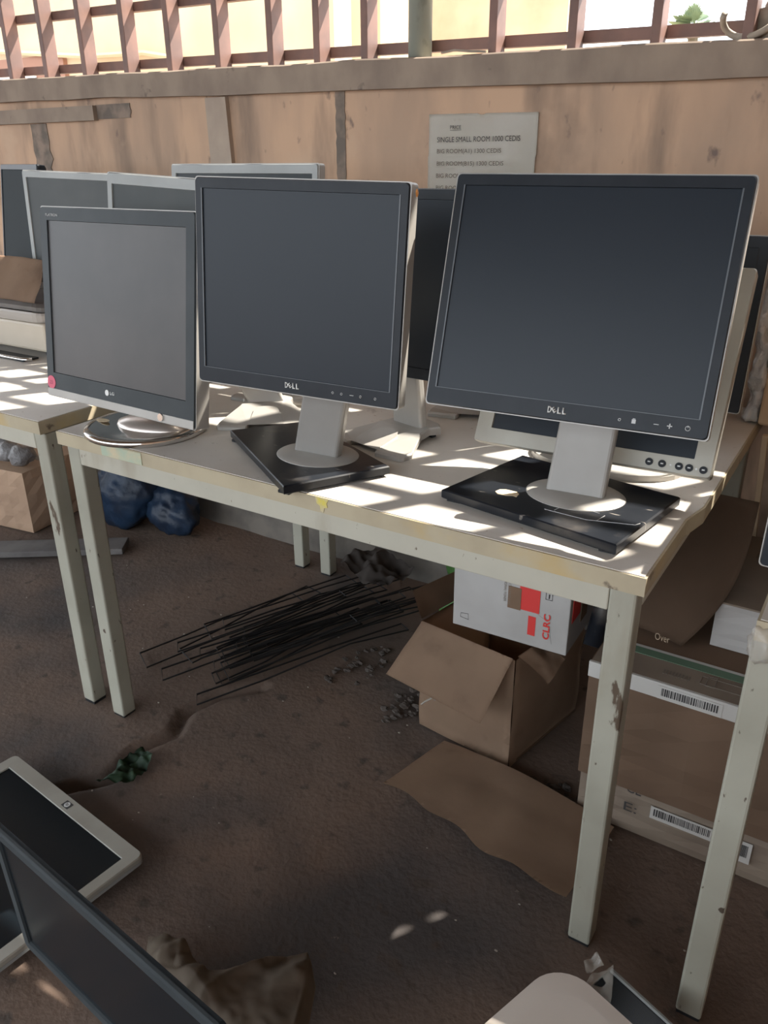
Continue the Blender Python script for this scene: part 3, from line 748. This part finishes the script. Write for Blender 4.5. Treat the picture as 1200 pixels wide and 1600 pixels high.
o_ = bxo('sun_block_carton', 1.43, 1.80, .28, .60, .751, 1.13, M_cardlt, None, .004)  # out-of-view carton, added to block sun falling through the gap between tables
tag(o_, 'added plain brown carton out of view on the right table, blocking sun', 'carton')
# ================================================================== UNDER THE TABLES
def carton(name, label, cat, x0, x1, y0, y1, z0, z1, mt, group=None, bulge=0.0, rz=0):
    root = thing(name, label, cat, ((x0+x1)/2, (y0+y1)/2, z0), D2R(rz), group)
    hx, hy, h = (x1-x0)/2, (y1-y0)/2, z1-z0
    bm = bmesh.new(); n_ = 9
    def face(fn):
        sheet(bm, n_, n_, fn)
    def bl(u, v): return bulge*math.sin(PI*u)*math.sin(PI*v)*1.0+.0015*noise.noise(Vector((u*6+x0*9, v*6, z0)))*4*min(1, u*(1-u)*12)*min(1, v*(1-v)*12)
    face(lambda u, v: Vector((-hx+2*hx*u, -hy-bl(u, v), h*v)))
    face(lambda u, v: Vector((-hx+2*hx*u, hy+bl(u, v), h*v)))
    face(lambda u, v: Vector((-hx-bl(u, v), -hy+2*hy*u, h*v)))
    face(lambda u, v: Vector((hx+bl(u, v), -hy+2*hy*u, h*v)))
    face(lambda u, v: Vector((-hx+2*hx*u, -hy+2*hy*v, h)))
    face(lambda u, v: Vector((-hx+2*hx*u, -hy+2*hy*v, 0)))
    bmesh.ops.remove_doubles(bm, verts=bm.verts, dist=.0008)
    link('carton', bm, mt, root)
    return root, hx, hy, h
# lower carton
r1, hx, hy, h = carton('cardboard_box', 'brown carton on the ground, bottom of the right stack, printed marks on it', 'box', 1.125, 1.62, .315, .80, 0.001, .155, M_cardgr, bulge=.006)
lettering('printed_mark', 'CE', .030, .026, 0, M_ink, r1, T(-hx+.098, -hy-.0115, .108) , .0)
lettering('printed_mark', 'E:', .026, .022, 0, M_ink, r1, T(-hx+.098, -hy-.0115, .060), .0)
def barcode(parent, x0, x1, y, z0, z1, mtx=None, seed=1, inset=.004, up_text=True):
    lb = bxo('barcode_label', x0, x1, y-.0008, y, z0, z1, M_label, parent, mtx=mtx)
    rnd = random.Random(seed); bm_ = bmesh.new(); x = x0+inset*1.6
    while x < x1-inset*1.6:
        w__ = rnd.choice((.0007, .0012, .0020))*(x1-x0)/.085
        box(bm_, x, min(x+w__, x1-inset), y-.0014, y-.0009, z0+(z1-z0)*.28, z1-(z1-z0)*.15); x += w__+rnd.choice((.0008, .0014))*(x1-x0)/.085
    link('bars', bm_, M_ink, lb)
    return lb
barcode(r1, hx-.345, hx-.225, -hy-.010, .065, .095, seed=5)
barcode(r1, hx-.205, hx-.155, -hy-.010, .045, .095, seed=8)
# big carton
r2_, hx, hy, h = carton('cardboard_box', 'big brown carton with a white taped top edge and barcode, upper of the right stack', 'box', 1.135, 1.66, .255, .80, .158, .42, M_cardshade, bulge=.010)
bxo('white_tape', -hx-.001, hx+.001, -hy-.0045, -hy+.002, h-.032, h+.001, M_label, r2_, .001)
barcode(r2_, -hx+.128, -hx+.238, -hy-.0048, h-.031, h-.004, seed=3)
bxo('top_print_panel', -hx+.002, hx-.002, -hy+.002, -hy+.085, h, h+.0012, M_cardgr, r2_)
bxo('green_band', -hx+.03, hx-.03, -hy+.070, -hy+.092, h+.0012, h+.0022, M_greenp, r2_)
bxo('white_band', -hx+.03, hx-.03, -hy+.092, -hy+.100, h+.0012, h+.0022, M_label, r2_)
bm = bmesh.new(); rnd = random.Random(4)
for k in range(9): box(bm, -hx+.125+k*.0055, -hx+.128+k*.0055, -hy+.028, -hy+.042, h+.0012, h+.002)
link('printed_bars', bm, M_inkf, r2_)
bm = bmesh.new(); tube(bm, [(-hx+.19, -hy+.03, h+.002), (-hx+.27, -hy+.03, h+.002), (-hx+.27, -hy+.055, h+.002), (-hx+.19, -hy+.055, h+.002)], .0008, 4, True)
tube(bm, [(-hx+.20, -hy+.028, h+.002), (-hx+.20, -hy+.060, h+.002), (-hx+.215, -hy+.060, h+.002), (-hx+.215, -hy+.028, h+.002)], .0008, 4, True)
link('printed_drawing', bm, M_inkf, r2_)
# white carton on top
r3, hx, hy, h = carton('cardboard_box', 'long white carton with a brown lid on top of the right stack', 'box', 1.312, 1.60, .425, .76, .422, .515, M_white)
bxo('lid', -hx-.001, hx+.001, -hy-.001, hy+.001, h, h+.004, M_cardgr, r3, .001)
bm = bmesh.new(); box(bm, -hx+.03, -hx+.045, .09, .11, h+.004, h+.0046); box(bm, -hx+.03, -hx+.033, .06, .085, h+.004, h+.0046); box(bm, -hx+.04, -hx+.05, .06, .064, h+.004, h+.0046); link('printed_mark', bm, M_inkf, r3)
# curved cardboard
bm = bmesh.new()
def cf(u, v):
    a = Vector((1.13, .42, .424)).lerp(Vector((1.268, .385, .424)), u)
    b_ = Vector((1.06, .62, .655)).lerp(Vector((1.335, .585, .668)), u)
    q = a.lerp(b_, v)
    q.x += .030*math.sin(PI*v)*u
    q.y -= .05*math.sin(PI*v)*(1-.2*u); q.z += .012*u*(1-v)*math.sin(PI*u)
    return q+Vector((0, noise.noise(q*7)*.008, 0))
sheet(bm, 22, 22, cf, .005)
o_ = link('curved_cardboard', bm, M_cardshade, None, smooth=True); tag(o_, 'curved brown cardboard sheet standing on the big carton behind the table leg', 'cardboard')
lettering('chalk_mark', 'Over', .030, .014, 0, mat('chalk_scrawl', (.28, .21, .145), .9), o_, T(1.222, .365, .436) @ RZ(-14) @ RY(-8) @ RX(-8))

# open carton below the table
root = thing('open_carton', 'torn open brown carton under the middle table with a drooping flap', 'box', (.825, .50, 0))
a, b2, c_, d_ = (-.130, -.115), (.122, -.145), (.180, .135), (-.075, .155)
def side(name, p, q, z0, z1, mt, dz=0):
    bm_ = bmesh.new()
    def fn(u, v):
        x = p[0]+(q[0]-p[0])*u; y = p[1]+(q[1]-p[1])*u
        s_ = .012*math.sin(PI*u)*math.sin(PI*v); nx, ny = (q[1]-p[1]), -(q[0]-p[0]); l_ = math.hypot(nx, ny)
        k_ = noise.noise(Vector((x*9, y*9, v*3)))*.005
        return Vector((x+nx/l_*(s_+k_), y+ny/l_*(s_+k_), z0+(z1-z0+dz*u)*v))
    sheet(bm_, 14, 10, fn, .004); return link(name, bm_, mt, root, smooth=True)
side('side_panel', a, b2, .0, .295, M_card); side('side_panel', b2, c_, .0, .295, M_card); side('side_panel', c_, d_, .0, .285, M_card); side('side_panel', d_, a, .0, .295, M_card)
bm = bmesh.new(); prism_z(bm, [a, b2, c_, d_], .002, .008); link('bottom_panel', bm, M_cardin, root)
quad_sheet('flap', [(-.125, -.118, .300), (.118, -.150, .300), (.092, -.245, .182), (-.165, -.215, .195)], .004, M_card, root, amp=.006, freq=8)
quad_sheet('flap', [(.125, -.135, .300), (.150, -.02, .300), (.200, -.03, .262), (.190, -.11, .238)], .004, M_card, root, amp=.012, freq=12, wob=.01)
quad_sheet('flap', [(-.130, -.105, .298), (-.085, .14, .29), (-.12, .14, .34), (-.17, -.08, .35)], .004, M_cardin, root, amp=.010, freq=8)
bm = bmesh.new()
tube(bm, [(-.05, -.175, .155), (-.085, -.17, .12), (-.10, -.16, .10)], .0022, 5); tube(bm, [(-.03, -.18, .158), (-.06, -.17, .135)], .0022, 5)
link('torn_edge', bm, M_bit, root)
# printer box
root = thing('printed_carton', 'white carton with red printed panels standing on the torn open carton', 'box', (.90, .52, .306), D2R(2))
hx, hy, h = .134, .115, .20
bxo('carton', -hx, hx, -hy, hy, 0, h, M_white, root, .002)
bxo('red_panel', .022, .068, -hy-.0012, -hy, .085, .19, M_red, root)
bxo('red_panel', .045, .062, -hy-.0016, -hy-.0003, .028, .075, M_red, root)
bxo('torn_patch', -.004, .026, -hy-.0020, -hy-.0008, .082, .135, M_cardin, root)
bm = bmesh.new(); pts = [(-.02, .03), (.10, .02), (.09, .07), (.05, .092), (.02, .088), (-.01, .085), (-.025, .06)]
loft(bm, [[(x, -hy-.0009, z) for x, z in pts], [(x, -hy-.0001, z) for x, z in pts]]); link('white_swirl', bm, M_white, root)
lettering('printed_letters', 'CLRC', .062, .015, 0, M_red, root, T(.094, -hy-.0021, .028) @ RY(-90), .03)
lettering('printed_letters', 'HIGH YIELD CARTRIDGES', .10, .006, 0, M_inkf, root, T(-.004, -hy-.0021, .19) @ RY(90))
lettering('printed_letters', 'DESIGN ORIGINAL TONER', .085, .006, 0, M_inkf, root, T(-.014, -hy-.0021, .18) @ RY(90))
bm = bmesh.new(); tube(bm, [(x_, -hy-.001, z_) for x_, z_ in ((.080, .125), (.094, .125), (.094, .142), (.080, .142))], .0008, 5, True); tube(bm, [(x_, -hy-.001, z_) for x_, z_ in ((.080, .148), (.094, .148), (.094, .165), (.080, .165))], .0008, 5, True)
tube(bm, [(.087, -hy-.001, .128), (.087, -hy-.001, .138)], .0014, 5); tube(bm, [(-.115, -hy-.001, .025), (-.095, -hy-.001, .022), (-.096, -hy-.001, .037), (-.114, -hy-.001, .035)], .0006, 4, True); link('printed_icon', bm, M_ink, root)
bxo('red_panel', hx, hx+.0012, -hy+.02, -hy+.075, .07, .19, M_red, root)
bxo('brown_panel', hx, hx+.0012, -hy+.085, -hy+.13, .04, .19, M_cardin, root)
# black tube behind it
bm = bmesh.new(); tube(bm, [(1.085, .44, .33), (1.085, .60, .56)], .022, 14)
tag(link('black_tube', bm, M_blkbase, smooth=True), 'dark tube leaning between the printed carton and the big carton', 'tube')
# green bag
bm = bmesh.new(); blob(bm, (.635, .76, .27), (.06, .06, .11), .12, 4, 4, 3); blob(bm, (.63, .77, .115), (.08, .07, .11), .1, 4, 4, 6)
tag(link('green_bag', bm, M_green, smooth=True), 'green plastic bag behind the printed carton', 'bag')
# cardboard piece on the ground
bm = bmesh.new()
def cb(u, v):
    p = [Vector((.738, .148, .012)), Vector((1.192, .070, .012)), Vector((1.213, .290, .012)), Vector((.786, .345, .012))]
    q = p[0]*(1-u)*(1-v)+p[1]*u*(1-v)+p[2]*u*v+p[3]*(1-u)*v
    q.y += .018*noise.noise(Vector((u*4, 0, 5)))*(1-v)*2
    q.z += .022*math.sin(PI*(u*.9+.05))*(.4+.6*v)+.01*max(0, u-.55)*(1-v)*5*.3+.004*noise.noise(q*12)
    return q
sheet(bm, 40, 24, cb, .004)
tag(link('cardboard_piece', bm, M_card, smooth=True), 'flat bent piece of brown cardboard on the ground by the table leg', 'cardboard')
bpy.data.objects['cardboard_piece'].location.z = 0.002

# left below the table
root, hx, hy, h = carton('cardboard_box', 'brown carton with a sloping side under the left table', 'box', -1.42, -1.12, .56, .86, .0, .24, M_card, bulge=.02, rz=8)
bxo('tape', -hx, hx, -.02, .02, h, h+.001, M_cardgr, root)
bm = bmesh.new()
for k in range(6): blob(bm, (-1.40+.05*k, .62+.01*math.sin(k*3), .300+.012*math.cos(k*2)), (.045, .05, .04), .13, 5, 3, k+20)
tag(link('bubble_wrap_bundle', bm, mat('grey_bubble_wrap', (.22, .21, .21), .3, bump=1, bscale=50, bdist=.01), smooth=True), 'crumpled grey bubble wrap on the carton under the left table', 'packaging')
bm = bmesh.new(); blob(bm, (-.86, .84, .13), (.15, .10, .13), .14, 4, 4, 11); blob(bm, (-.66, .88, .09), (.12, .08, .09), .14, 4, 4, 14)
tag(link('blue_bag', bm, M_blue, smooth=True), 'dark blue plastic sack on the ground behind the left legs', 'bag')
o_ = bxo('wooden_board', -.35, .35, -.05, .05, .0, .022, M_dirtw, None, .003); o_.location = (-.98, .47, .002); o_.rotation_euler = (0, 0, .62)
tag(o_, 'long grimy board lying on the ground under the left table', 'board')
o_ = bxo('wooden_board', -.10, .10, -.05, .05, .0, .03, M_dirtw, None, .003); o_.location = (-1.42, .10, .002); o_.rotation_euler = (0, 0, .3)
tag(o_, 'short grimy board on the ground at the left edge', 'board')

# batten and post against the wall
bm = bmesh.new(); box(bm, -.006, .006, -.006, .006, 0, .74, .001)
o_ = link('wooden_batten', bm, mat('pale_wood', (.55, .42, .28), .7)); o_.location = (1.335, .90, .0); o_.rotation_euler = (0.12, -.05, 0)
tag(o_, 'thin pale batten leaning on the wall between the tables at right', 'batten')

# bundle of bent wires
group = 'wire stirrups in the heap under the middle table'
rnd = random.Random(11)
starts = [(-.06, .19, 72, .075), (.03, .165, 66, .05), (.19, .13, 64, .04)]
specs = []
for k in range(22):
    s = starts[k % 3] if k < 3 else (rnd.uniform(.0, .22), rnd.uniform(.20, .42), rnd.uniform(60, 80), rnd.uniform(.04, .09))
    specs.append((s[0], s[1], s[2], s[3], rnd.uniform(.42, .66)))
for k, (x, y, a, wd, L) in enumerate(specs):
    bm = bmesh.new(); z = .005+(k % 8)*.0068
    pts = [(0, 0, z), (L*.3, .004*math.sin(k), z+.003), (L*.7, -.005*math.cos(k), z+.006+.01*(k % 3)), (L, 0, z+.008), (L, wd, z+.008), (L*.6, wd+.004*math.cos(k), z+.010), (L*.3, wd, z+.004), (.015, wd*1.05, z)]
    tube(bm, pts, .0026, 5, True)
    o_ = link('wire_stirrup', bm, M_wire); o_.location = (x, y, 0); o_.rotation_euler = (0, 0, D2R(a))
    tag(o_, ['long thin wire loop in the heap, reaching furthest left', 'thin wire loop in the heap with a pointed near end', 'nearest thin wire loop in the heap, towards the ground crack'][k] if k < 3 else 'dark bent wire loop inside the tangled heap under the middle table', 'wire', group if k >= 3 else None)

# rag and rubble by the wall
o_ = quad_sheet('grey_rag', [(.12, .86, .015), (.30, .78, .015), (.36, .93, .03), (.18, .98, .03)], .004, mat('dusty_rag', (.075, .062, .055), .95), amp=.05, freq=14, n=40)
o_.location.z = .075; tag(o_, 'crumpled dusty rag on the ground near the back wall', 'rag')
def stones(name, label, cx, cy, rx_, ry_, n_, s0, s1, mt, seed):
    rn = random.Random(seed); bm_ = bmesh.new()
    for k in range(n_):
        a_ = rn.random()*2*PI; d = rn.random()**.6; s_ = rn.uniform(s0, s1)
        blob(bm_, (cx+rx_*d*math.cos(a_), cy+ry_*d*math.sin(a_), s_*.25), (s_, s_*rn.uniform(.5, .9), s_*rn.uniform(.4, .7)), .3, 5, 2, k)
    o__ = link(name, bm_, mt); tag(o__, label, 'rubble', kind='stuff'); return o__
stones('rubble', 'small broken stones on the ground left of the torn carton', .625, .43, .045, .09, 40, .003, .012, M_stone, 1)
stones('rubble', 'crumbled debris on the ground between the carton stack and the flat cardboard', 1.06, .34, .06, .03, 26, .004, .012, M_stone, 2)
stones('rubble', 'pale broken lumps on the ground beside the wire heap', .42, .52, .07, .12, 30, .003, .012, M_stone, 3)
rn = random.Random(5); bm = bmesh.new()
for k in range(70):
    x = rn.uniform(-.7, 1.5); y = rn.uniform(-.45, .6); s_ = rn.uniform(.0009, .0026)
    blob(bm, (x, y, s_*.2), (s_*1.4, s_, s_*.6), .3, 5, 1, k)
tag(link('scattered_litter', bm, M_bit), 'tiny pale crumbs scattered over the dark ground', 'litter', kind='stuff')
# green scrap
o_ = quad_sheet('green_scrap', [(.185, -.185, .012), (.25, -.16, .012), (.24, -.06, .02), (.20, -.05, .02)], .002, M_leaf, amp=.03, freq=30, n=26, wob=.02)
tag(o_, 'dark green crushed plastic scrap in the ground crack', 'scrap')

# crumpled paper near the camera
bm = bmesh.new()
def bagf(u, v):
    far = [Vector((.585, -.395, .0)), Vector((.655, -.375, .0)), Vector((.70, -.395, 0)), Vector((.745, -.405, .0)), Vector((.80, -.345, .0)), Vector((.862, -.285, .0)), Vector((.90, -.315, 0))]
    near = [Vector((.66, -.47, .0)), Vector((.71, -.468, 0)), Vector((.76, -.466, .0)), Vector((.82, -.466, .0)), Vector((.88, -.466, .0)), Vector((.94, -.46, .0)), Vector((.96, -.43, 0))]
    t = u*6; i = min(5, int(t)); f_ = t-i
    a_ = far[i].lerp(far[i+1], f_); b_ = near[i].lerp(near[i+1], f_)
    q = a_.lerp(b_, v); 
    n1 = noise.noise(q*7+Vector((3, 0, 0))); n2 = noise.noise(Vector((q.x*16-q.y*9, q.y*6, 2))); n3 = noise.noise(q*38)
    h_ = .010+.018*math.sin(PI*min(1, v*1.05))+max(0, .5-abs(n1))*.045+max(0, .35-abs(n2))*.045+abs(n3)*.006
    q.z = .004+h_*min(1, 8*min(u, 1-u)+.25)
    return q
sheet(bm, 60, 34, bagf, .0015)
tag(link('crumpled_paper', bm, M_bag, smooth=True), 'crumpled brown wrapping paper on the ground at the bottom', 'paper')

# stool and wrapped pack at lower right
root = thing('plastic_stool', 'off white plastic stool with a rounded corner at the bottom right', 'stool', (1.415, -.572, 0), D2R(-19))
bm = bmesh.new()
def st(W, z): return [(x, y, z) for x, y in rrect(W, W, .045, 8)]
loft(bm, [st(.335, .375), st(.345, .385), st(.345, .412), st(.338, .420), st(.30, .4215)]); link('seat', bm, M_stool, root)
for sx in (-1, 1):
    for sy in (-1, 1):
        bm = bmesh.new()
        loft(bm, [[(sx*(.165)+dx, sy*(.165)+dy, 0) for dx, dy in ((-.018, -.018), (.018, -.018), (.018, .018), (-.018, .018))], [(sx*.135+dx, sy*.135+dy, .376) for dx, dy in ((-.024, -.024), (.024, -.024), (.024, .024), (-.024, .024))]])
        link('leg', bm, M_stool, root)
root = thing('wrapped_monitor', 'dark flat panel half covered in clear stretch film behind the stool', 'monitor', (1.312, -.062, 0), D2R(-21))
bm = bmesh.new(); prism_z(bm, [(0, 0), (.155, 0), (.155, -.26), (0, -.26)], .040, .066, .003); link('panel', bm, M_gloss, root)
bm = bmesh.new(); prism_z(bm, [(.02, -.02), (.135, -.02), (.135, -.24), (.02, -.24)], .0, .0402); link('back_shell', bm, M_blk, root)
bm = bmesh.new(); tube(bm, [(.004, 0, .067), (.155, 0, .067), (.155, -.1, .067)], .004, 6); link('edge_tape', bm, mat('grey_edge', (.20, .21, .20), .4), root)
quad_sheet('stretch_film', [(-.012, -.03, .062), (.004, .006, .072), (.118, -.17, .074), (.03, -.19, .072)], .001, M_film, root, amp=.012, freq=26, n=40, wob=.006)
quad_sheet('stretch_film', [(-.045, -.01, .05), (-.034, .012, .06), (-.006, -.004, .068), (-.020, -.03, .055)], .001, M_film, root, amp=.016, freq=30, n=20)
